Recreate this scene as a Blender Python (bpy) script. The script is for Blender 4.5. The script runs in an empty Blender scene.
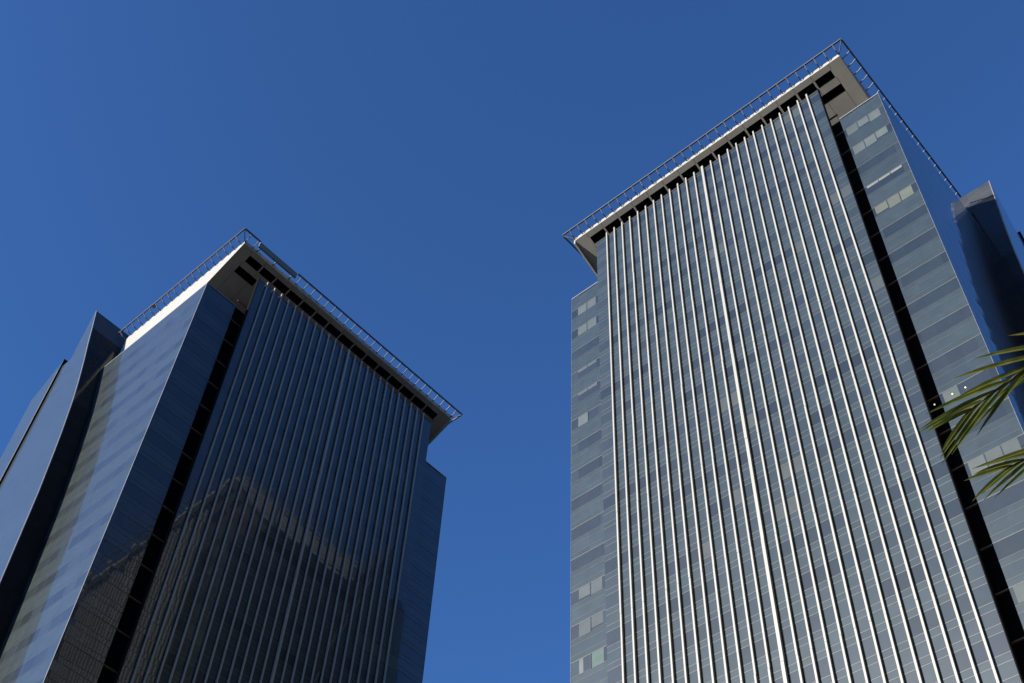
import bpy, bmesh, math, random
from mathutils import Vector, Matrix
random.seed(7)
scene = bpy.context.scene
col = scene.collection
S = 1.33          # metres per layout unit
EYE = 1.6         # camera height above the ground

# ------------------------------------------------------------------ camera
F_PX, ROLL, PITCH, YAW = 1228.758, 0.0658964, 0.9093495, 0.7749578
fw = Vector((math.cos(YAW)*math.cos(PITCH), math.sin(YAW)*math.cos(PITCH), math.sin(PITCH)))
rt0 = Vector((math.sin(YAW), -math.cos(YAW), 0.0))
up0 = rt0.cross(fw)
rt = math.cos(ROLL)*rt0 + math.sin(ROLL)*up0
up = -math.sin(ROLL)*rt0 + math.cos(ROLL)*up0
cam = bpy.data.cameras.new('camera')
cam.sensor_width = 36.0
cam.lens = F_PX/1024*36.0
cam.clip_start = 0.1
cam.clip_end = 20000
cam_ob = bpy.data.objects.new('camera', cam)
col.objects.link(cam_ob)
m3 = Matrix((rt, up, -fw)).transposed()
cam_ob.matrix_world = Matrix.Translation((0, 0, EYE)) @ m3.to_4x4()
scene.camera = cam_ob

# ------------------------------------------------------------------ light
SUN_EL, SUN_AZ = math.radians(16.5), math.radians(180-21.0)     # azimuth counted from +X towards +Y
world = bpy.data.worlds.new('World')
scene.world = world
world.use_nodes = True
nt = world.node_tree
bg = nt.nodes['Background']
sky = nt.nodes.new('ShaderNodeTexSky')
sky.sky_type = 'NISHITA'
sky.sun_disc = False
sky.sun_elevation = SUN_EL
sky.sun_rotation = math.pi/2 - SUN_AZ
sky.altitude = 800
sky.air_density = 1.0
sky.dust_density = 1.0
sky.ozone_density = 3.0
tint = nt.nodes.new('ShaderNodeMix'); tint.data_type = 'RGBA'; tint.blend_type = 'MULTIPLY'
tint.inputs[0].default_value = 1.0
tint.inputs[7].default_value = (0.78, 1.28, 1.95, 1)      # the deep clear blue of this day's air
nt.links.new(sky.outputs[0], tint.inputs[6])
nt.links.new(tint.outputs[2], bg.inputs[0])
bg.inputs[1].default_value = 0.065
sun = bpy.data.lights.new('sun', 'SUN')
sun.energy = 5.0
sun.angle = math.radians(0.5)
sun.color = (1.0, 0.93, 0.82)
sun_ob = bpy.data.objects.new('sun', sun)
col.objects.link(sun_ob)
sdir = Vector((math.cos(SUN_AZ)*math.cos(SUN_EL), math.sin(SUN_AZ)*math.cos(SUN_EL), math.sin(SUN_EL)))
sun_ob.rotation_euler = sdir.to_track_quat('Z', 'Y').to_euler()
sun_ob.location = (0, 0, 200)
scene.view_settings.view_transform = 'Standard'
scene.view_settings.look = 'None'
scene.view_settings.exposure = 0.76
scene.view_settings.gamma = 1.0
scene.render.engine = 'CYCLES'
scene.cycles.max_bounces = 8
scene.cycles.glossy_bounces = 5

# ------------------------------------------------------------------ materials
def new_mat(name):
    m = bpy.data.materials.new(name); m.use_nodes = True
    return m, m.node_tree, m.node_tree.nodes['Principled BSDF']

def plain(name, color, rough=0.5, spec=0.5, metallic=0.0, var=0.12, scale=1.2, bump=0.0):
    m, t, p = new_mat(name)
    p.inputs['Roughness'].default_value = rough
    p.inputs['Specular IOR Level'].default_value = spec
    p.inputs['Metallic'].default_value = metallic
    tc = t.nodes.new('ShaderNodeTexCoord')
    mp = t.nodes.new('ShaderNodeMapping'); mp.inputs['Scale'].default_value = (1, 1, 0.35)
    n = t.nodes.new('ShaderNodeTexNoise'); n.inputs['Scale'].default_value = scale; n.inputs['Detail'].default_value = 6
    r = t.nodes.new('ShaderNodeMapRange')
    r.inputs['From Min'].default_value = .3; r.inputs['From Max'].default_value = .7
    r.inputs['To Min'].default_value = 1-var; r.inputs['To Max'].default_value = 1+var
    mx = t.nodes.new('ShaderNodeVectorMath'); mx.operation = 'SCALE'
    mx.inputs[0].default_value = color
    t.links.new(tc.outputs['Object'], mp.inputs[0]); t.links.new(mp.outputs[0], n.inputs['Vector'])
    t.links.new(n.outputs['Fac'], r.inputs['Value']); t.links.new(r.outputs[0], mx.inputs['Scale'])
    t.links.new(mx.outputs[0], p.inputs['Base Color'])
    if bump:
        b = t.nodes.new('ShaderNodeBump'); b.inputs['Strength'].default_value = bump
        t.links.new(n.outputs['Fac'], b.inputs['Height']); t.links.new(b.outputs[0], p.inputs['Normal'])
    return m

def glass(name, color, rough=0.025, ior=1.52, var=0.10, wave=0.003, coat=.75):
    """coated facade glass: what lies behind the pane times its own tone, with a reflecting skin"""
    m, t, p = new_mat(name)
    p.inputs['Roughness'].default_value = rough
    p.inputs['IOR'].default_value = ior
    p.inputs['Coat Weight'].default_value = coat
    p.inputs['Coat Roughness'].default_value = 0.3
    at = t.nodes.new('ShaderNodeAttribute'); at.attribute_name = 'tone'
    tc = t.nodes.new('ShaderNodeTexCoord')
    n = t.nodes.new('ShaderNodeTexNoise'); n.inputs['Scale'].default_value = 0.9; n.inputs['Detail'].default_value = 7
    r = t.nodes.new('ShaderNodeMapRange')
    r.inputs['From Min'].default_value = .3; r.inputs['From Max'].default_value = .7
    r.inputs['To Min'].default_value = 1-var; r.inputs['To Max'].default_value = 1+var
    mu = t.nodes.new('ShaderNodeMath'); mu.operation = 'MULTIPLY'
    mx = t.nodes.new('ShaderNodeVectorMath'); mx.operation = 'SCALE'
    mx.inputs[0].default_value = color
    t.links.new(tc.outputs['Object'], n.inputs['Vector']); t.links.new(n.outputs['Fac'], r.inputs['Value'])
    t.links.new(r.outputs[0], mu.inputs[0]); t.links.new(at.outputs['Fac'], mu.inputs[1])
    t.links.new(mu.outputs[0], mx.inputs['Scale']); t.links.new(mx.outputs[0], p.inputs['Base Color'])
    n2 = t.nodes.new('ShaderNodeTexNoise'); n2.inputs['Scale'].default_value = 0.55; n2.inputs['Detail'].default_value = 1
    b = t.nodes.new('ShaderNodeBump'); b.inputs['Strength'].default_value = wave; b.inputs['Distance'].default_value = 0.3
    t.links.new(tc.outputs['Object'], n2.inputs['Vector'])
    t.links.new(n2.outputs['Fac'], b.inputs['Height']); t.links.new(b.outputs[0], p.inputs['Normal'])
    return m

M = {}
M['vision']   = glass('tinted_vision_glass', (0.018, 0.026, 0.031))
M['spandrel'] = glass('spandrel_glass', (0.032, 0.046, 0.050))
M['blind']    = glass('glass_over_pale_blind', (0.085, 0.098, 0.088))
M['yellow']   = glass('glass_over_cream_blind', (0.13, 0.142, 0.105))
M['green']    = glass('glass_over_green_blind', (0.07, 0.105, 0.085))
M['white']    = glass('glass_over_white_blind', (0.19, 0.195, 0.18))
M['sail']     = glass('shaded_sail_glass', (0.017, 0.018, 0.019), rough=0.10, ior=1.42, coat=0)  # shade on the lower sail is put into this darker base colour
M['sail_sunlit'] = glass('sunlit_sail_glass', (0.052, 0.054, 0.056), rough=0.15, ior=1.42, coat=0)  # sunlight on the sail top painted in as a lighter glass
M['sail_sunlit'].node_tree.nodes['Principled BSDF'].inputs['Specular IOR Level'].default_value = 0.16
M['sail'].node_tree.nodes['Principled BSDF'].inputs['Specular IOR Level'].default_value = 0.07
M['mullion']  = plain('grey_aluminium_mullion', (0.075, 0.082, 0.086), rough=0.4, metallic=0.0)
M['joint']    = plain('panel_joint', (0.075, 0.082, 0.088), rough=0.5)
M['transom']  = plain('bright_aluminium_transom', (0.13, 0.135, 0.135), rough=0.35)
M['edge']     = plain('pale_edge_trim', (0.20, 0.20, 0.21), rough=0.4)
M['fin']      = plain('silver_painted_fin', (0.35, 0.345, 0.315), rough=0.4, var=0.05, scale=.5)
M['fascia']   = plain('white_fascia_panel', (0.37, 0.36, 0.335), rough=0.5, var=0.06)
M['soffit']   = plain('warm_grey_soffit', (0.29, 0.28, 0.255), rough=0.8, var=0.12, scale=.4)
M['recess']   = plain('black_recess', (0.008, 0.008, 0.009), rough=0.95, spec=0.05)
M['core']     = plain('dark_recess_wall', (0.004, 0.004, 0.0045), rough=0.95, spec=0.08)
M['ledge']    = plain('brown_floor_edge', (0.16, 0.10, 0.06), rough=0.8)
M['rail']     = plain('dark_grey_steel', (0.10, 0.10, 0.11), rough=0.45)
M['bracket']  = plain('galvanised_steel', (0.16, 0.16, 0.17), rough=0.5)
M['roof']     = plain('roof_gravel', (0.25, 0.24, 0.22), rough=0.9)
M['plate']    = plain('grey_green_plate', (0.16, 0.18, 0.14), rough=0.6)

# ------------------------------------------------------------------ mesh helper
class MB:
    """collects faces in layout units; every face has a material and a tone"""
    def __init__(self): self.v, self.f, self.m, self.t, self.mats = [], [], [], [], []
    def mi(self, m):
        if m not in self.mats: self.mats.append(m)
        return self.mats.index(m)
    def face(self, pts, m, tone=1.0, out=None):
        pts = [Vector(p) for p in pts]
        if out is not None:
            n = Vector((0, 0, 0))
            for i in range(1, len(pts)-1): n += (pts[i]-pts[0]).cross(pts[i+1]-pts[0])
            if n.dot(Vector(out)) < 0: pts.reverse()
        b = len(self.v); self.v += pts
        self.f.append(tuple(range(b, b+len(pts)))); self.m.append(self.mi(m)); self.t.append(tone)
    def box(self, lo, hi, m, tone=1.0):
        (x0, y0, z0), (x1, y1, z1) = lo, hi
        for ax in range(3):
            for s in (0, 1):
                k = [hi, lo][1-s][ax] if False else (hi[ax] if s else lo[ax])
                o = [0, 0, 0]; o[ax] = 1 if s else -1
                i, j = [q for q in range(3) if q != ax]
                pts = []
                for (u, w) in ((0, 0), (1, 0), (1, 1), (0, 1)):
                    p = [0, 0, 0]; p[ax] = k; p[i] = hi[i] if u else lo[i]; p[j] = hi[j] if w else lo[j]
                    pts.append(p)
                self.face(pts, m, tone, o)
    def bar(self, p0, p1, w, h, m):
        p0, p1 = Vector(p0), Vector(p1); d = (p1-p0).normalized()
        ref = Vector((0, 0, 1)) if abs(d.z) < .9 else Vector((1, 0, 0))
        s = d.cross(ref).normalized()*(w/2); u = s.cross(d).normalized()*(h/2)
        A = [p0+s*i+u*j for i, j in ((-1, -1), (1, -1), (1, 1), (-1, 1))]
        B = [q+(p1-p0) for q in A]
        c = (p0+p1)/2
        for k in range(4):
            l = (k+1) % 4; q = [A[k], A[l], B[l], B[k]]
            self.face(q, m, 1, sum(q, Vector())/4-c)
        self.face(A, m, 1, -d); self.face(B, m, 1, d)
    def build(self, name, parent, T, flip):
        me = bpy.data.meshes.new(name)
        o0 = parent_loc(parent)
        vs = [T(p)-o0 for p in self.v]
        fs = [tuple(reversed(f)) for f in self.f] if flip else self.f
        me.from_pydata(vs, [], fs)
        for m in self.mats: me.materials.append(M[m])
        me.polygons.foreach_set('material_index', self.m)
        a = me.attributes.new('tone', 'FLOAT', 'FACE'); a.data.foreach_set('value', self.t)
        me.update()
        ob = bpy.data.objects.new(name, me); col.objects.link(ob)
        if parent is not None: ob.parent = parent
        return ob

def parent_loc(p):
    v = Vector((0, 0, 0))
    while p is not None: v += Vector(p.location); p = p.parent
    return v

# ------------------------------------------------------------------ the ground
me = bpy.data.meshes.new('ground')
g = 9000
me.from_pydata([(-g, -g, 0), (g, -g, 0), (g, g, 0), (-g, g, 0)], [], [(0, 1, 2, 3)])
M['ground'] = plain('dark_stone_paving', (0.22, 0.21, 0.19), rough=0.85, var=0.15, scale=0.3)
t = M['ground'].node_tree
br = t.nodes.new('ShaderNodeTexBrick'); br.inputs['Scale'].default_value = 1.0
br.inputs['Color1'].default_value = (.062, .060, .056, 1); br.inputs['Color2'].default_value = (.050, .048, .045, 1)
br.inputs['Mortar'].default_value = (.03, .03, .03, 1); br.inputs['Mortar Size'].default_value = 0.012
tcg = t.nodes.new('ShaderNodeTexCoord')
t.links.new(tcg.outputs['Object'], br.inputs['Vector'])
t.links.new(br.outputs['Color'], t.nodes['Principled BSDF'].inputs['Base Color'])
me.materials.append(M['ground'])
gr = bpy.data.objects.new('ground', me); col.objects.link(gr); gr['kind'] = 'structure'

# unseen ring of high ground, added to block the low bright sky
M['hill_blocker'] = plain('hill_blocker_green', (0.05, 0.065, 0.035), rough=0.95, var=.4, scale=.02)
hm = bpy.data.meshes.new('sky_blocker_hills'); hv, hf = [], []
HN = 96
for i in range(HN):
    a = 2*math.pi*i/HN
    top = 370+60*math.sin(a*3+1)+35*math.sin(a*7+2)+20*math.sin(a*13)
    off = (a-SUN_AZ+math.pi) % (2*math.pi)-math.pi
    if abs(off) < .6: top *= .72
    for rr, hh in ((900, -1), (1300, .45*top), (1750, top), (2600, .8*top), (4200, -1)):
        q = rr*(1+.05*math.sin(a*11+rr))
        hv.append((q*math.cos(a), q*math.sin(a), hh))
for i in range(HN):
    j = (i+1) % HN
    for k in range(4): hf.append((i*5+k, i*5+k+1, j*5+k+1, j*5+k))
hm.from_pydata(hv, [], hf); hm.materials.append(M['hill_blocker'])
bm = bmesh.new(); bm.from_mesh(hm); bmesh.ops.recalc_face_normals(bm, faces=bm.faces); bm.to_mesh(hm); bm.free()
sky_blocker_hills = bpy.data.objects.new('sky_blocker_hills', hm); col.objects.link(sky_blocker_hills); sky_blocker_hills['kind'] = 'structure'

# ------------------------------------------------------------------ the towers
Z0 = -EYE/S                 # ground level in layout units (the eye is at 0)
FLOOR = 2.99
SILL0 = 94.53               # sill of the topmost window row
VIS = 1.18                  # height of a window row
NF = 31
ROOF, TIP = 99.7, 99.2

def ray(px, py):
    return (rt*((px-512)/F_PX) - up*((py-341.5)/F_PX) + fw).normalized()

def lerp_curve(pts, z):
    for (z0, d0), (z1, d1) in zip(pts, pts[1:]):
        if z0 >= z >= z1: return d0+(d1-d0)*(z0-z)/(z0-z1)
    return pts[-1][1] if z < pts[-1][0] else pts[0][1]

def tilted(mb, c, out, m, tone, amt):
    """a pane: four corners moved in or out by a few millimetres so that each pane mirrors its own bit of sky"""
    o = Vector(out).normalized()
    c = [Vector(p) for p in c]
    e1, e2 = random.uniform(-amt, amt), random.uniform(-amt, amt)
    c = [c[0]+o*(-e1-e2), c[1]+o*(e1-e2), c[2]+o*(e1+e2), c[3]+o*(-e1+e2)]
    mb.face(c, m, tone, out)

def grid_lines(a0, a1, step):
    n = max(1, round((a1-a0)/step))
    return [a0+(a1-a0)*i/n for i in range(n+1)]

ROWS = ((-1.81, -1.34), (-1.34, -0.47), (-0.47, 0.0))      # three spandrel rows below each sill

def wall_panels(mb, us, P, out, ztop, skip=None, tint=1.0, amt=0.0014, trans=0.03, mull=0.025, floor_line=0, bright=False):
    """glass wall over the columns us; P(u, z, o) gives a point, o = how far proud of the glass"""
    for k in range(-1, NF+1):
        s = SILL0-FLOOR*k
        ftone = random.uniform(.92, 1.08)
        for i in range(len(us)-1):
            u0, u1 = us[i], us[i+1]
            rows = [(s+lo, s+hi, 'spandrel', ftone*random.uniform(.94, 1.06)) for lo, hi in ROWS]
            vt = random.choice((.75, .9, 1.0, 1.15, 1.5))
            rows.append((s, s+VIS, 'vision', vt))
            for r, (z0, z1, m, tn) in enumerate(rows):
                z0, z1 = max(z0, Z0), min(z1, ztop)
                if z1-z0 < .02: continue
                if r == 3 and skip is not None and skip(u0, u1, k): continue
                tilted(mb, [P(u0, z0, 0), P(u1, z0, 0), P(u1, z1, 0), P(u0, z1, 0)], out, m, tn*tint, amt)
        if trans:
            for zz, tw in ((s, trans), (s-0.47, trans), (s-1.34, trans), (s-1.81, floor_line or trans)):
                if Z0 < zz < ztop-.05:
                    q0, q1 = P(us[0], zz-tw/2, .012), P(us[-1], zz-tw/2, .012)
                    q2, q3 = P(us[-1], zz+tw/2, .012), P(us[0], zz+tw/2, .012)
                    mb.face([q0, q1, q2, q3], ('transom' if bright else 'mullion') if tw == trans else 'joint', 1, out)
    if mull:
        for u in us:
            w = mull/2
            mb.face([P(u-w, Z0, .015), P(u+w, Z0, .015), P(u+w, ztop, .015), P(u-w, ztop, .015)], 'mullion', 1, out)

def make_tower(side):
    right = side == 'R'
    if right:
        base = (49.85, 11.9)
        T = lambda p: Vector(((base[0]+p[1])*S, (base[1]+p[0])*S, p[2]*S+EYE))
        dw, wn, we, wf, sa, so = 1.0, -1.5, 2.1, 30.55, -3.45, 0.35
    else:
        base = (29.45, 66.1)
        T = lambda p: Vector(((base[0]+p[0])*S, (base[1]+p[1])*S, p[2]*S+EYE))
        dw, wn, we, wf, sa, so = 1.0, -1.55, 1.9, 30.65, -3.5, -0.3
    flip = right
    wt = 91.8          # top of the wings
    SZ, SD = 96.3, 6.0    # level the soffit slopes down to, and where it gets there
    root = bpy.data.objects.new('office_tower', None)
    root.location = T((14.7, 12, Z0)); root.empty_display_size = 5
    col.objects.link(root)
    part = lambda mb, name, parent=None: mb.build(name, parent or root, T, flip)
    A0, A1 = 2.65, 26.75                   # finned screen
    ST = 96.1
    # ---- finned screen: thin glass wall standing in front of the core
    fin0, pitch, nfin = (3.70, 0.905, 25)
    us = [A0, ]+[fin0+pitch*i for i in range(nfin)]+[A1]
    scr = MB()
    P = lambda u, z, o: (u, -o, z)
    wall_panels(scr, us, P, (0, -1, 0), ST, skip=lambda *a: True, mull=0, tint=.95, trans=.035, bright=True)
    scr.box((A0, .012, Z0), (A1, .08, ST-.01), 'core')
    scr.box((A0-.06, -.28, Z0), (A0, .08, ST), 'recess')
    scr.box((A0, -.03, ST), (A1, .10, ST+.06), 'mullion')
    screen = part(scr, 'curtain_wall')
    for k in range(-1, NF+1):
        b = MB(); s = SILL0-FLOOR*k
        z0, z1 = max(s, Z0), min(s+VIS, ST)
        if z1-z0 < .05: continue
        run = 0; tone = 1; m = 'spandrel'
        for i in range(len(us)-1):
            if run <= 0:
                run = random.choice((1, 1, 2, 2, 3, 5))
                q = random.random()
                m, tone = ('vision', random.uniform(.75, 1.45)) if q < .72 else ('spandrel', random.uniform(.75, 1.0)) if q < .96 else ('blind', .7)
            run -= 1
            zz = z0
            if m == 'blind': zz = z0
            tilted(b, [(us[i], 0, zz), (us[i+1], 0, zz), (us[i+1], 0, z1), (us[i], 0, z1)], (0, -1, 0), m, tone*random.uniform(.95, 1.05), .0014)
        part(b, 'window_band', screen)
    for i in range(nfin):
        u = fin0+pitch*i
        w = .105 if i == 12 else .062
        b = MB(); top = 96.45; dep = -.22 if i != 12 else -.26
        while top > Z0+5:          # extruded lengths butted with an open joint, each a hair out of line
            low = max(top-FLOOR*3, Z0+5); e = random.uniform(-.008, .008)
            b.box((u-w+e, dep+random.uniform(-.008, .008), low+.02), (u+w+e, -.08, top), 'fin', random.uniform(.93, 1.05))
            top = low
        for k in range(0, NF):
            zz = SILL0-FLOOR*k-.9
            if zz > Z0+6: b.box((u-.03, -.08, zz-.06), (u+.03, -.001, zz+.06), 'mullion')
        part(b, 'fin')
    # ---- dark core behind the screen
    b = MB()
    b.box((we-.3, dw+.15, Z0), (27.2, dw+.6, wt-.05), 'core')
    b.box((.1, 6.3, wt+.01), (29.2, 18.6, SZ-.01), 'core')
    part(b, 'core')
    b = MB()
    for k in range(NF):                    # floor edges showing in the gap between screen and wing
        s = SILL0-FLOOR*k-1.81
        if s > Z0+1: b.box((we+.03, dw+.02, s-.05), (26.8, dw+.148, s+.05), 'ledge')
    part(b, 'floor_edge')
    # ---- wings
    sd = lambda z: lerp_curve(SAILC, z)+so
    SAILC = [(103.0, 21.29), (102.44, 21.1), (98.75, 19.87), (94.88, 18.64), (91.1, 17.32), (87.22, 16.09), (83.63, 15.05), (78.44, 13.91), (75.6, 13.39), (70.21, 12.5), (64.26, 11.84), (59.06, 11.27), (53.86, 10.8), (37.8, 9.95), (Z0, 9.2)]
    def wing(a0, a1, near):
        w = MB()
        D = lambda u: dw+(0.0)
        wa0, wa1 = (a0+.42, a1-.2) if near else (a0+.9, a1-.7)
        panes = grid_lines(wa0, wa1, .95)
        cols = [a0]+panes+[a1]
        inwin = lambda u0, u1, k: u0 >= wa0-1e-6 and u1 <= wa1+1e-6
        wall_panels(w, cols, lambda u, z, o: (u, D(u)-o, z), (0, -1, 0), wt-.12, skip=inwin, trans=.03, mull=0, floor_line=.06)
        w.face([(a0, D(a0)-.02, wt-.12), (a1, D(a1)-.02, wt-.12), (a1, D(a1)-.02, wt), (a0, D(a0)-.02, wt)], 'edge', 1, (0, -1, 0))
        w.face([(a0, D(a0)-.02, wt-.12), (a1, D(a1)-.02, wt-.12), (a1, D(a1), wt-.12), (a0, D(a0), wt-.12)], 'edge', 1, (0, 0, -1))
        # back and side walls
        depth = 19.6
        edge0 = a0 if near else a1
        sides = grid_lines(D(edge0), depth, 1.35)
        sgn = -1 if near else 1
        edge = edge0
        wall_panels(w, sides, lambda u, z, o: (edge+sgn*o, u, z), (sgn, 0, 0), wt-.12, trans=.02, mull=.02, tint=1.0)
        inner = a1 if near else a0
        w.face([(inner, dw, Z0), (inner, depth, Z0), (inner, depth, wt), (inner, dw, wt)], 'core', 1, (-sgn, 0, 0))
        w.face([(a0, depth, Z0), (a1, depth, Z0), (a1, depth, wt), (a0, depth, wt)], 'core', 1, (0, 1, 0))
        w.box((a0, D(a0)+.001, wt-.12), (a1, depth, wt), 'edge')
        cx = edge
        w.box((min(cx, cx+sgn*.02), D(edge0)-.025, Z0), (max(cx, cx+sgn*.02), D(edge0)+.05, wt), 'edge')
        ob = part(w, 'wing')
        for k in range(2, NF+1):
            b = MB(); s = SILL0-FLOOR*k; z0, z1 = s, s+VIS
            if z0 < Z0: continue
            n = len(panes)-1
            look = ['vision']*n
            tn = random.uniform(.85, 1.15)
            strip = None
            if right and near:
                if k-2 in (0, 1): look = ['blind']*n
                if k-2 == 4: look = ['yellow']*n
                if k-2 == 3: strip = 'white'
                if k-2 in (13, 16): look = ['blind']*n
                if k-2 == 11: look[-1] = 'blind'
            elif right:
                if k-2 in (0, 1, 12, 11): look = ['blind']*n
                if k-2 in (3, 4): strip = 'blind'
                if k-2 == 5: look = ['vision']*(n//2)+['blind']*(n-n//2)
                if k-2 == 13: look = ['vision']*(n-2)+['green', 'white']
            for i in range(n):
                u0, u1 = panes[i], panes[i+1]
                zt = z1
                if strip:
                    tilted(b, [(u0+.05, D(u0+.05), z1-.3), (u1, D(u1), z1-.3), (u1, D(u1), z1), (u0+.05, D(u0+.05), z1)], (0, -1, 0), strip, 1, .001); zt = z1-.3
                m = look[i]
                if m == 'white': 
                    um = u1-.35
                    tilted(b, [(u0, D(u0), z0), (um, D(um), z0), (um, D(um), zt), (u0, D(u0), zt)], (0, -1, 0), 'vision', tn, .002)
                    tilted(b, [(um, D(um), z0), (u1, D(u1), z0), (u1, D(u1), zt), (um, D(um), zt)], (0, -1, 0), 'white', .7, .002)
                elif m in ('blind', 'yellow'):
                    zm = z0+(zt-z0)*random.choice((0, 0, .08, .2))
                    if zm > z0: b.face([(u0, D(u0), z0), (u1, D(u1), z0), (u1, D(u1), zm), (u0, D(u0), zm)], 'vision', 1, (0, -1, 0))
                    tilted(b, [(u0, D(u0), zm), (u1, D(u1), zm), (u1, D(u1), zt), (u0, D(u0), zt)], (0, -1, 0), m, tn*random.uniform(.88, 1.12), .0015)
                else:
                    tilted(b, [(u0, D(u0), z0), (u1, D(u1), z0), (u1, D(u1), zt), (u0, D(u0), zt)], (0, -1, 0), m, tn*random.uniform(.93, 1.07), .002)
                if i and (m != 'vision' or look[i-1] != 'vision'):
                    b.box((u0-.03, D(u0)-.03, z0), (u0+.03, D(u0)-.005, z1), 'spandrel')
            part(b, 'window', ob)
        return ob
    wing(wn, we, True)
    wing(26.9, wf, False)
    # ---- roof slab with a tapering cantilever; its soffit is cut by ventilation openings
    W = 29.35
    zs = lambda d: TIP+(SZ-TIP)*min(d, SD)/SD
    b = MB()
    b.face([(0, 0, ROOF), (W, 0, ROOF), (W, 18.8, ROOF), (0, 18.8, ROOF)], 'roof', 1, (0, 0, 1))
    b.face([(0, 0, TIP), (W, 0, TIP), (W, 0, ROOF), (0, 0, ROOF)], 'fascia', 1, (0, -1, 0))
    for e, sg in ((0, -1), (W, 1)):
        b.face([(e, 0, TIP), (e, SD, SZ), (e, 18.8, SZ), (e, 18.8, ROOF), (e, 0, ROOF)], 'fascia', 1, (sg, 0, 0))
    b.face([(0, 18.8, SZ), (W, 18.8, SZ), (W, 18.8, ROOF), (0, 18.8, ROOF)], 'fascia', 1, (0, 1, 0))
    b.face([(0, SD, SZ), (W, SD, SZ), (W, 18.8, SZ), (0, 18.8, SZ)], 'soffit', 1, (0, 0, -1))
    slab = part(b, 'roof_slab')
    holes = []
    n = 15; st = (W-2*1.25)/n
    for i in range(n): holes.append((1.25+st*i, 1.25+st*i+1.62, .5, 1.2))
    holes += [(1.15, 3.5, 1.8, 2.5), (W-3.5, W-1.15, 1.8, 2.5)]
    n2 = 8; st2 = (W-8)/n2
    for i in range(n2): holes.append((4+st2*i, 4+st2*i+st2-.4, 1.8, 2.5))
    ua = sorted(set([0, W]+[h[0] for h in holes]+[h[1] for h in holes]))
    ud = [0, .5, 1.2, 1.8, 2.5, SD]
    b = MB()
    inside = lambda u, d: any(h[0] < u < h[1] and h[2] < d < h[3] for h in holes)
    for i in range(len(ua)-1):
        for j in range(len(ud)-1):
            if inside((ua[i]+ua[i+1])/2, (ud[j]+ud[j+1])/2): continue
            b.face([(ua[i], ud[j], zs(ud[j])), (ua[i+1], ud[j], zs(ud[j])), (ua[i+1], ud[j+1], zs(ud[j+1])), (ua[i], ud[j+1], zs(ud[j+1]))], 'soffit', 1, (0, 0, -1))
    for x in range(n+1):
        u = 1.25+st*x-.085
        for d0, d1 in ((0.02, .48), (1.22, 1.78), (2.52, SD-.02)):
            b.face([(u-.012, d0, zs(d0)-.004), (u+.012, d0, zs(d0)-.004), (u+.012, d1, zs(d1)-.004), (u-.012, d1, zs(d1)-.004)], 'core', 1, (0, 0, -1))
    for u0 in [i*.98 for i in range(1, 30)]:
        b.face([(u0-.015, -.004, TIP), (u0+.015, -.004, TIP), (u0+.015, -.004, ROOF), (u0-.015, -.004, ROOF)], 'core', 1, (0, -1, 0))
    sof = part(b, 'soffit', slab)
    for (h0, h1, d0, d1) in holes:
        b = MB(); top = ROOF-.08; e = .004
        q = [(h0-e, d0-e), (h1+e, d0-e), (h1+e, d1+e), (h0-e, d1+e)]
        ce = Vector(((h0+h1)/2, (d0+d1)/2, 98))
        for i in range(4):
            p, r = q[i], q[(i+1) % 4]
            f = [(p[0], p[1], zs(p[1])+.004), (r[0], r[1], zs(r[1])+.004), (r[0], r[1], top), (p[0], p[1], top)]
            mid = (Vector(f[0])+Vector(f[1]))/2; o = ce-mid; o.z = 0
            b.face(f, 'recess', 1, o)
        b.face([(p[0], p[1], top) for p in q], 'recess', 1, (0, 0, -1))
        for x in range(1, 5):
            u = h0+(h1-h0)*x/5
            b.box((u-.02, d0, zs(d0)-.0+.25), (u+.02, d1, zs(d0)+.30), 'recess')
        part(b, 'soffit_vent', slab)
    # downstand lip at the far end
    b = MB()
    for d0, d1 in [(i*SD/4+.02, (i+1)*SD/4-.02) for i in range(4)]:
        q = [(d0, zs(d0)-.42), (d1, zs(d1)-.42), (d1, ROOF+.05), (d0, ROOF+.05)]
        l, r = [(W+.01, d, z) for d, z in q], [(W+.16, d, z) for d, z in q]
        b.face(l, 'fascia', 1, (-1, 0, 0)); b.face(r, 'fascia', 1, (1, 0, 0))
        for i in range(4):
            j = (i+1) % 4; f = [l[i], l[j], r[j], r[i]]
            o = Vector(f[0])+Vector(f[1])-Vector(l[0])*.5-Vector(l[2])*.5-Vector(l[1])*.5-Vector(l[3])*.5; o.x = 0
            b.face(f, 'fascia', 1, o)
    part(b, 'edge_lip', slab)
    # ---- outrigger track for the cleaning cradle and its brackets
    RO, RZ, DE = .85, 100.0, 19.6
    tr = MB()
    gaps = [] if right else [(1.15, 6.1)]
    segs = [(-RO, 1.15), (6.1, W+RO)] if gaps else [(-RO, W+RO)]
    for s0, s1 in segs:
        tr.box((s0, -RO-.07, RZ-.10), (s1, -RO+.07, RZ+.03), 'rail')
    for e in (-RO, W+RO):
        tr.box((e-.07, -RO+.071, RZ-.10), (e+.07, DE, RZ+.03), 'rail')
    track = part(tr, 'cradle_track')
    def bracket(p, q):
        b = MB(); p, q = Vector(p), Vector(q); mid = p.lerp(q, .55); mid.z -= .13
        b.bar(p, mid, .07, .10, 'bracket'); b.bar(mid, q, .07, .10, 'bracket')
        part(b, 'bracket', track)
    nb = 31
    for i in range(nb+1):
        u = .02+(W-.04)*i/nb
        if any(g0 < u < g1 for g0, g1 in gaps): continue
        bracket((u, 0.0, ROOF-.25), (u, -RO, RZ-.08))
    for i in range(22):
        d = .5+.97*i
        if d > DE: break
        bracket((0, d, ROOF-.25), (-RO, d, RZ-.08)); bracket((W, d, ROOF-.25), (W+RO, d, RZ-.08))
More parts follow.
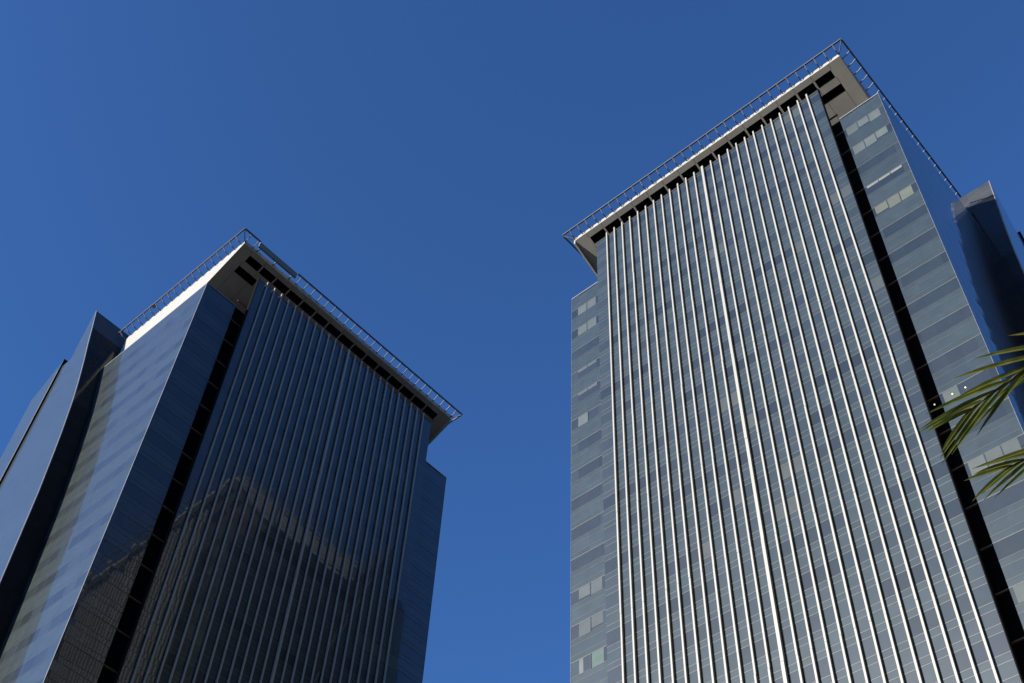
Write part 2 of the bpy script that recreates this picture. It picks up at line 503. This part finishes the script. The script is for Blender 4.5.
    bracket((0, 0, ROOF-.25), (-RO, -RO, RZ-.08)); bracket((W, 0, ROOF-.25), (W+RO, -RO, RZ-.08))
    if not right:
        b = MB(); b.box((1.2, -.80, 99.25), (6.05, -.62, 100.02), 'plate')
        for u in (1.5, 3.6, 5.7): b.box((u-.05, -.615, 99.35), (u+.05, -.01, 99.5), 'bracket')
        part(b, 'edge_plate')
        b = MB(); b.box((-.75, 13.6, 100.04), (-.45, 13.9, 100.5), 'plate'); b.box((-.67, 13.68, 100.5), (-.53, 13.82, 100.75), 'edge')
        b.bar((-.6, 13.75, 99.72), (-.6, 13.75, 100.05), .08, .08, 'rail')
        b.bar((-.85, 13.75, 99.98), (-.5, 13.75, 100.1), .06, .06, 'rail')
        part(b, 'roof_light')
    # ---- three small lamps burning on the wing
    if right:
        lm = bpy.data.materials.get('lamp_glow')
        if lm is None:
            lm = bpy.data.materials.new('lamp_glow'); lm.use_nodes = True
            p = lm.node_tree.nodes['Principled BSDF']
            p.inputs['Emission Color'].default_value = (1, .82, .5, 1); p.inputs['Emission Strength'].default_value = 0.55
        M['lamp'] = lm
        for (px, py, dx) in ((934.5, 404.5, -.06), (952.5, 394, -.06), (965.5, 387.5, -.06)):
            v = ray(px, py); t_ = (49.85+dw+dx)*S/v.x; q = v*t_
            a_, z_ = q.y/S-11.9, q.z/S
            b = MB(); c0 = Vector((a_, dw+dx, z_)); rr = .055
            ring = [[c0+Vector((rr*math.cos(f)*math.cos(h), rr*math.sin(f)*math.cos(h), rr*math.sin(h))) for f in [k_*math.pi/4 for k_ in range(8)]] for h in (-1.45, -.8, 0, .8, 1.45)]
            for i in range(4):
                for j in range(8):
                    f = [ring[i][j], ring[i][(j+1) % 8], ring[i+1][(j+1) % 8], ring[i+1][j]]
                    b.face(f, 'lamp', 1, sum(f, Vector())/4-c0)
            b.bar(c0, c0+Vector((0, .3, 0)), .03, .03, 'mullion')
            part(b, 'wall_lamp')
    # ---- the curved sail wall behind, wider than the tower
    sb = 32.3
    zl = []
    z = 102.5
    while z > Z0: zl.append(z); z -= FLOOR/3
    zl.append(Z0)
    b = MB()
    ac = grid_lines(sa, 0.0, 1.2)+grid_lines(0.0, sb, 1.6)[1:]
    for i in range(len(zl)-1):
        za, zb = zl[i], zl[i+1]
        ft = random.uniform(.85, 1.15)
        for j in range(len(ac)-1):
            a, c = ac[j], ac[j+1]
            tilted(b, [(a, sd(zb), zb), (c, sd(zb), zb), (c, sd(za), za), (a, sd(za), za)], (0, -1, .3), 'sail_sunlit' if zb > 98.2 else 'sail', ft*random.uniform(.92, 1.08), .002)  # colour changes at the shadow line: sunlit tone above, shaded tone below
        # outer cheeks: pale glass like the wings
        bk = (21.4 if zb > 93.8 else 22.75)+so
        for e, sg in ((sa, -1), (sb, 1)):
            f0, f1 = min(sd(za), bk-.02), min(sd(zb), bk-.02)
            b.face([(e, f1, zb), (e, bk, zb), (e, bk, za), (e, f0, za)], 'spandrel', random.uniform(.92, 1.08), (sg, 0, 0))
            if i % 3 == 0:
                j0 = e+sg*.008
                b.face([(j0, f0, za-.03), (j0, bk, za-.03), (j0, bk, za), (j0, f0, za)], 'mullion', 1, (sg, 0, 0))
            o = e+sg*.02
            b.face([(o, sd(zb)-.03, zb), (o, sd(zb)+.07, zb), (o, sd(za)+.07, za), (o, sd(za)-.03, za)], 'edge', 1, (sg, 0, 0))
            b.face([(o, sd(zb)-.03, zb), (e-sg*.06, sd(zb)-.03, zb), (e-sg*.06, sd(za)-.03, za), (o, sd(za)-.03, za)], 'edge', 1, (0, -1, 0))
        b.face([(sa, bk, zb), (sb, bk, zb), (sb, bk, za), (sa, bk, za)], 'core', 1, (0, 1, 0))
    part(b, 'sail_wall')
    # ---- rear half of the sail, lower and set a hand's breadth behind
    b = MB(); d0, d1 = 22.8+so, 26.2+so
    e0, e1 = sa-.15, sb+.15
    zz = [91.6-i*FLOOR/2 for i in range(70) if 91.6-i*FLOOR/2 > Z0]+[Z0]
    for e, sg in ((e0, -1), (e1, 1)):
        b.face([(e, d0, 91.6), (e, d1, 91.6), (e, d0, 95.6)], 'spandrel', 1, (sg, 0, 0))
        for i in range(len(zz)-1):
            b.face([(e, d0, zz[i+1]), (e, d1, zz[i+1]), (e, d1, zz[i]), (e, d0, zz[i])], 'spandrel', random.uniform(.9, 1.08), (sg, 0, 0))
        b.box((min(e, e+sg*.04), d0-.02, Z0), (max(e, e+sg*.04), d0+.08, 93.8), 'edge')
    b.face([(e0, d0, Z0), (e1, d0, Z0), (e1, d0, 95.6), (e0, d0, 95.6)], 'recess', 1, (0, -1, 0))
    b.face([(e0, d1, Z0), (e1, d1, Z0), (e1, d1, 91.6), (e0, d1, 91.6)], 'core', 1, (0, 1, 0))
    b.face([(e0, d0, 95.6), (e1, d0, 95.6), (e1, d1, 91.6), (e0, d1, 91.6)], 'roof', 1, (0, .5, 1))
    part(b, 'rear_sail_wall')
    return root

tr_ = make_tower('R')
tr_['label'] = 'tall glass office tower at right with its finned facade bright in the sun'
tr_['category'] = 'tower'; tr_['group'] = 'twin glass office towers'
tl_ = make_tower('L')
tl_['label'] = 'tall glass office tower at left with its finned facade dark in shade'
tl_['category'] = 'tower'; tl_['group'] = 'twin glass office towers'

# ------------------------------------------------------------------ unseen blocks added behind the viewer to cut low sky light
M['blocker_wall'] = plain('blocker_dark_stone', (0.06, 0.055, 0.05), rough=0.9, var=.2, scale=.4)
def block(x0, x1, y0, y1, h, label):
    root = bpy.data.objects.new('sky_blocker_block', None)
    root.location = ((x0+x1)/2, (y0+y1)/2, 0); col.objects.link(root)
    root['label'] = label; root['category'] = 'office block'; root['group'] = 'added unseen sky blockers'
    I = lambda p: Vector(p)
    w, g = MB(), MB()
    w.box((x0, y0, 0), (x1, y1, h), 'blocker_wall')
    w.box((x0-.4, y0-.4, h+.01), (x1+.4, y1+.4, h+.9), 'blocker_wall')
    w.build('wall', root, I, False)
    z = 4.5
    while z < h-3:
        for xa, xb, yy, o in ((x0, x1, y1+.02, 1), (x0, x1, y0-.02, -1)):
            g.face([(xa+.8, yy, z), (xb-.8, yy, z), (xb-.8, yy, z+1.7), (xa+.8, yy, z+1.7)], 'vision', 1, (0, o, 0))
        for xx, o in ((x0-.02, -1), (x1+.02, 1)):
            g.face([(xx, y0+.8, z), (xx, y1-.8, z), (xx, y1-.8, z+1.7), (xx, y0+.8, z+1.7)], 'vision', 1, (o, 0, 0))
        z += 3.6
    g.build('window_band', root, I, False)
block(-70, 14, -62, -28, 168, 'added dark sky-blocking block at the sunny end of the row behind the viewer')
block(17, 62, -66, -30, 188, 'tallest added dark sky-blocking block behind the viewer')
block(65, 122, -60, -28, 152, 'lowest added dark sky-blocking block behind the viewer')
block(125, 180, -58, -26, 170, 'added dark sky-blocking block behind the viewer at the end of its row')

# ------------------------------------------------------------------ palms
def leaf_mat(name, c0, c1):
    m, t, p = new_mat(name)
    p.inputs['Roughness'].default_value = 0.42
    tc = t.nodes.new('ShaderNodeTexCoord')
    n = t.nodes.new('ShaderNodeTexNoise'); n.inputs['Scale'].default_value = 6; n.inputs['Detail'].default_value = 5
    cr = t.nodes.new('ShaderNodeValToRGB')
    cr.color_ramp.elements[0].position = .35; cr.color_ramp.elements[0].color = (*c0, 1)
    cr.color_ramp.elements[1].position = .7; cr.color_ramp.elements[1].color = (*c1, 1)
    t.links.new(tc.outputs['Object'], n.inputs['Vector']); t.links.new(n.outputs['Fac'], cr.inputs[0])
    t.links.new(cr.outputs[0], p.inputs['Base Color'])
    tl = t.nodes.new('ShaderNodeBsdfTranslucent'); t.links.new(cr.outputs[0], tl.inputs['Color'])
    mx = t.nodes.new('ShaderNodeMixShader'); mx.inputs[0].default_value = .5
    t.links.new(p.outputs[0], mx.inputs[1]); t.links.new(tl.outputs[0], mx.inputs[2])
    t.links.new(mx.outputs[0], t.nodes['Material Output'].inputs['Surface'])
    return m
M['leaf'] = leaf_mat('palm_leaf_green', (0.055, 0.082, 0.014), (0.20, 0.20, 0.04))
M['stalk'] = leaf_mat('palm_stalk', (0.10, 0.10, 0.035), (0.17, 0.15, 0.06))
M['bark'] = plain('palm_bark', (0.17, 0.13, 0.09), rough=0.95, var=.35, scale=6, bump=.6)

EYEV = Vector((0, 0, EYE))

def frond_mesh(mb, pts, rng, leaf_len=.5, leaf_w=.045, n=34, sweep=.8, droop=.25):
    """pts: points along the rachis, base to tip"""
    def at(s):
        x = s*(len(pts)-1); i = min(int(x), len(pts)-2); f = x-i
        p0 = pts[max(i-1, 0)]; p1 = pts[i]; p2 = pts[i+1]; p3 = pts[min(i+2, len(pts)-1)]
        return 0.5*((2*p1)+(p2-p0)*f+(2*p0-5*p1+4*p2-p3)*f*f+(3*p1-p0-3*p2+p3)*f**3)
    N = 18
    C = [at(i/N) for i in range(N+1)]
    for i in range(N):
        w = .035*(1-i/N)+.006
        mb.bar(C[i], C[i+1]+(C[i+1]-C[i])*.02, w, w*.7, 'stalk')
    for i in range(n):
        s = .16+.84*(i+.5)/n
        p = at(s); d = (at(min(s+.02, 1))-at(s-.02)).normalized()
        side = d.cross(Vector((0, 0, 1)))
        if side.length < .1: side = Vector((1, 0, 0))
        side.normalize(); nrm = side.cross(d).normalized()
        L = leaf_len*(math.sin(math.pi*(.12+.80*s))**.6)*rng.uniform(.85, 1.15)
        for sg in (-1, 1):
            sw = sweep*rng.uniform(.85, 1.2)+.55*s
            dr = (side*sg+d*sw+nrm*rng.uniform(-.1, .35)).normalized()
            wv = dr.cross(nrm).normalized()
            K = 5; prev = None
            fold = nrm
            for q in range(K+1):
                f = q/K
                c = p+dr*(L*f)+Vector((0, 0, -1))*(droop*L*f*f)
                w = leaf_w*.5*(math.sin(math.pi*min(.12+f*.88, 1))**.7 if f < 1 else 0)+.0008
                a, b = c-wv*w+fold*w*.35, c+wv*w+fold*w*.35
                if prev:
                    mb.face([prev[0], prev[1], c, a], 'leaf', 1); mb.face([prev[1], prev[2], b, c], 'leaf', 1)
                prev = (a, c, b)

ident = lambda p: Vector(p)
def make_palm(crown, label, seed, special, nf=16, flen=2.6, skip=None):
    rng = random.Random(seed)
    root = bpy.data.objects.new('palm_tree', None)
    basep = Vector((crown.x+.25, crown.y-.2, 0))
    root.location = basep; col.objects.link(root)
    root['label'] = label; root['category'] = 'palm tree'; root['group'] = 'palm trees beside the viewer'
    b = MB(); K = 60; ns = 20; prev = None
    for i in range(K*2+1):
        f = i/(K*2)
        c = basep.lerp(crown, f)+Vector((.10*math.sin(f*2.4), .06*math.sin(f*3), 0))
        c = c if 0 < f < 1 else basep.lerp(crown, f)
        r = .19*(1-f)**1.5+.135+(.010 if i % 2 else 0)+(.09*(1-f)**8)
        ring = [c+Vector((r*math.cos(2*math.pi*j/ns), r*math.sin(2*math.pi*j/ns), 0)) for j in range(ns)]
        if prev:
            for j in range(ns):
                l = (j+1) % ns
                b.face([prev[j], prev[l], ring[l], ring[j]], 'bark', 1, (prev[j]+ring[l])/2-c)
        prev = ring
    b.face(prev, 'bark', 1, (0, 0, 1))
    tk = b.build('trunk', root, ident, False)
    bm = bmesh.new(); bm.from_mesh(tk.data); bmesh.ops.remove_doubles(bm, verts=bm.verts, dist=.0005); bm.to_mesh(tk.data); bm.free()
    tk.data.polygons.foreach_set('use_smooth', [True]*len(tk.data.polygons))
    crown_ob = bpy.data.objects.new('crown', None)
    crown_ob.location = crown-basep; crown_ob.parent = root; col.objects.link(crown_ob)
    for i in range(nf):
        az = 2*math.pi*(i*.381966)+rng.uniform(-.2, .2)
        el = math.radians(80-105*(i/nf))+rng.uniform(-.1, .1)
        h = Vector((math.cos(az), math.sin(az), 0))
        L = flen*rng.uniform(.85, 1.1)
        pts = []
        for q in range(7):
            f = q/6; e = el-1.1*f
            pts.append((pts[-1]+(h*math.cos(e)+Vector((0, 0, math.sin(e))))*(L/6)) if pts else crown+h*.08)
        # fronds whose outer end would stand before the towers are the hand-placed ones below
        if skip and any(skip(p) for p in pts): continue
        m = MB(); frond_mesh(m, pts, rng); m.build('frond', crown_ob, ident, False)
    for pts, kw in special:
        m = MB(); frond_mesh(m, [crown]+pts, rng, **kw); m.build('frond', crown_ob, ident, False)
    return root

def inframe(p, marg=90):
    d = Vector(p)-EYEV; z = d.dot(fw)
    if z < .1: return False
    x = 512+F_PX*d.dot(rt)/z; y = 341.5-F_PX*d.dot(up)/z
    return -marg < x < 1024+marg and -marg < y < 683+marg
R_ = lambda x, y, t: EYEV+ray(x, y)*t
crown = R_(1400, 400, 9.0)
kw = lambda l, n, w=.045: dict(leaf_len=l, leaf_w=w, n=n, sweep=2.6, droop=.10)
Q_ = lambda x, y, t: R_(x, y+12, t)
sp = [([Q_(1270, 300, 8.7), Q_(1160, 305, 8.3), Q_(1068, 332, 8.1), Q_(1005, 372, 8.0), Q_(968, 400, 7.95)], kw(.66, 13, .034)),
      ([Q_(1290, 380, 8.9), Q_(1190, 388, 8.6), Q_(1110, 408, 8.4), Q_(1045, 438, 8.3), Q_(1008, 456, 8.25)], kw(.55, 11, .034)),
      ([Q_(1310, 470, 9.1), Q_(1220, 475, 8.9), Q_(1150, 486, 8.8), Q_(1092, 500, 8.75)], kw(.50, 11, .034)),
      ([Q_(1270, 330, 9.3), Q_(1170, 345, 9.2), Q_(1105, 372, 9.1), Q_(1060, 398, 9.1)], kw(.55, 9, .034))]
make_palm(crown, 'green feather palm whose frond tips reach in at the right edge of the photo', 3, sp, skip=inframe)
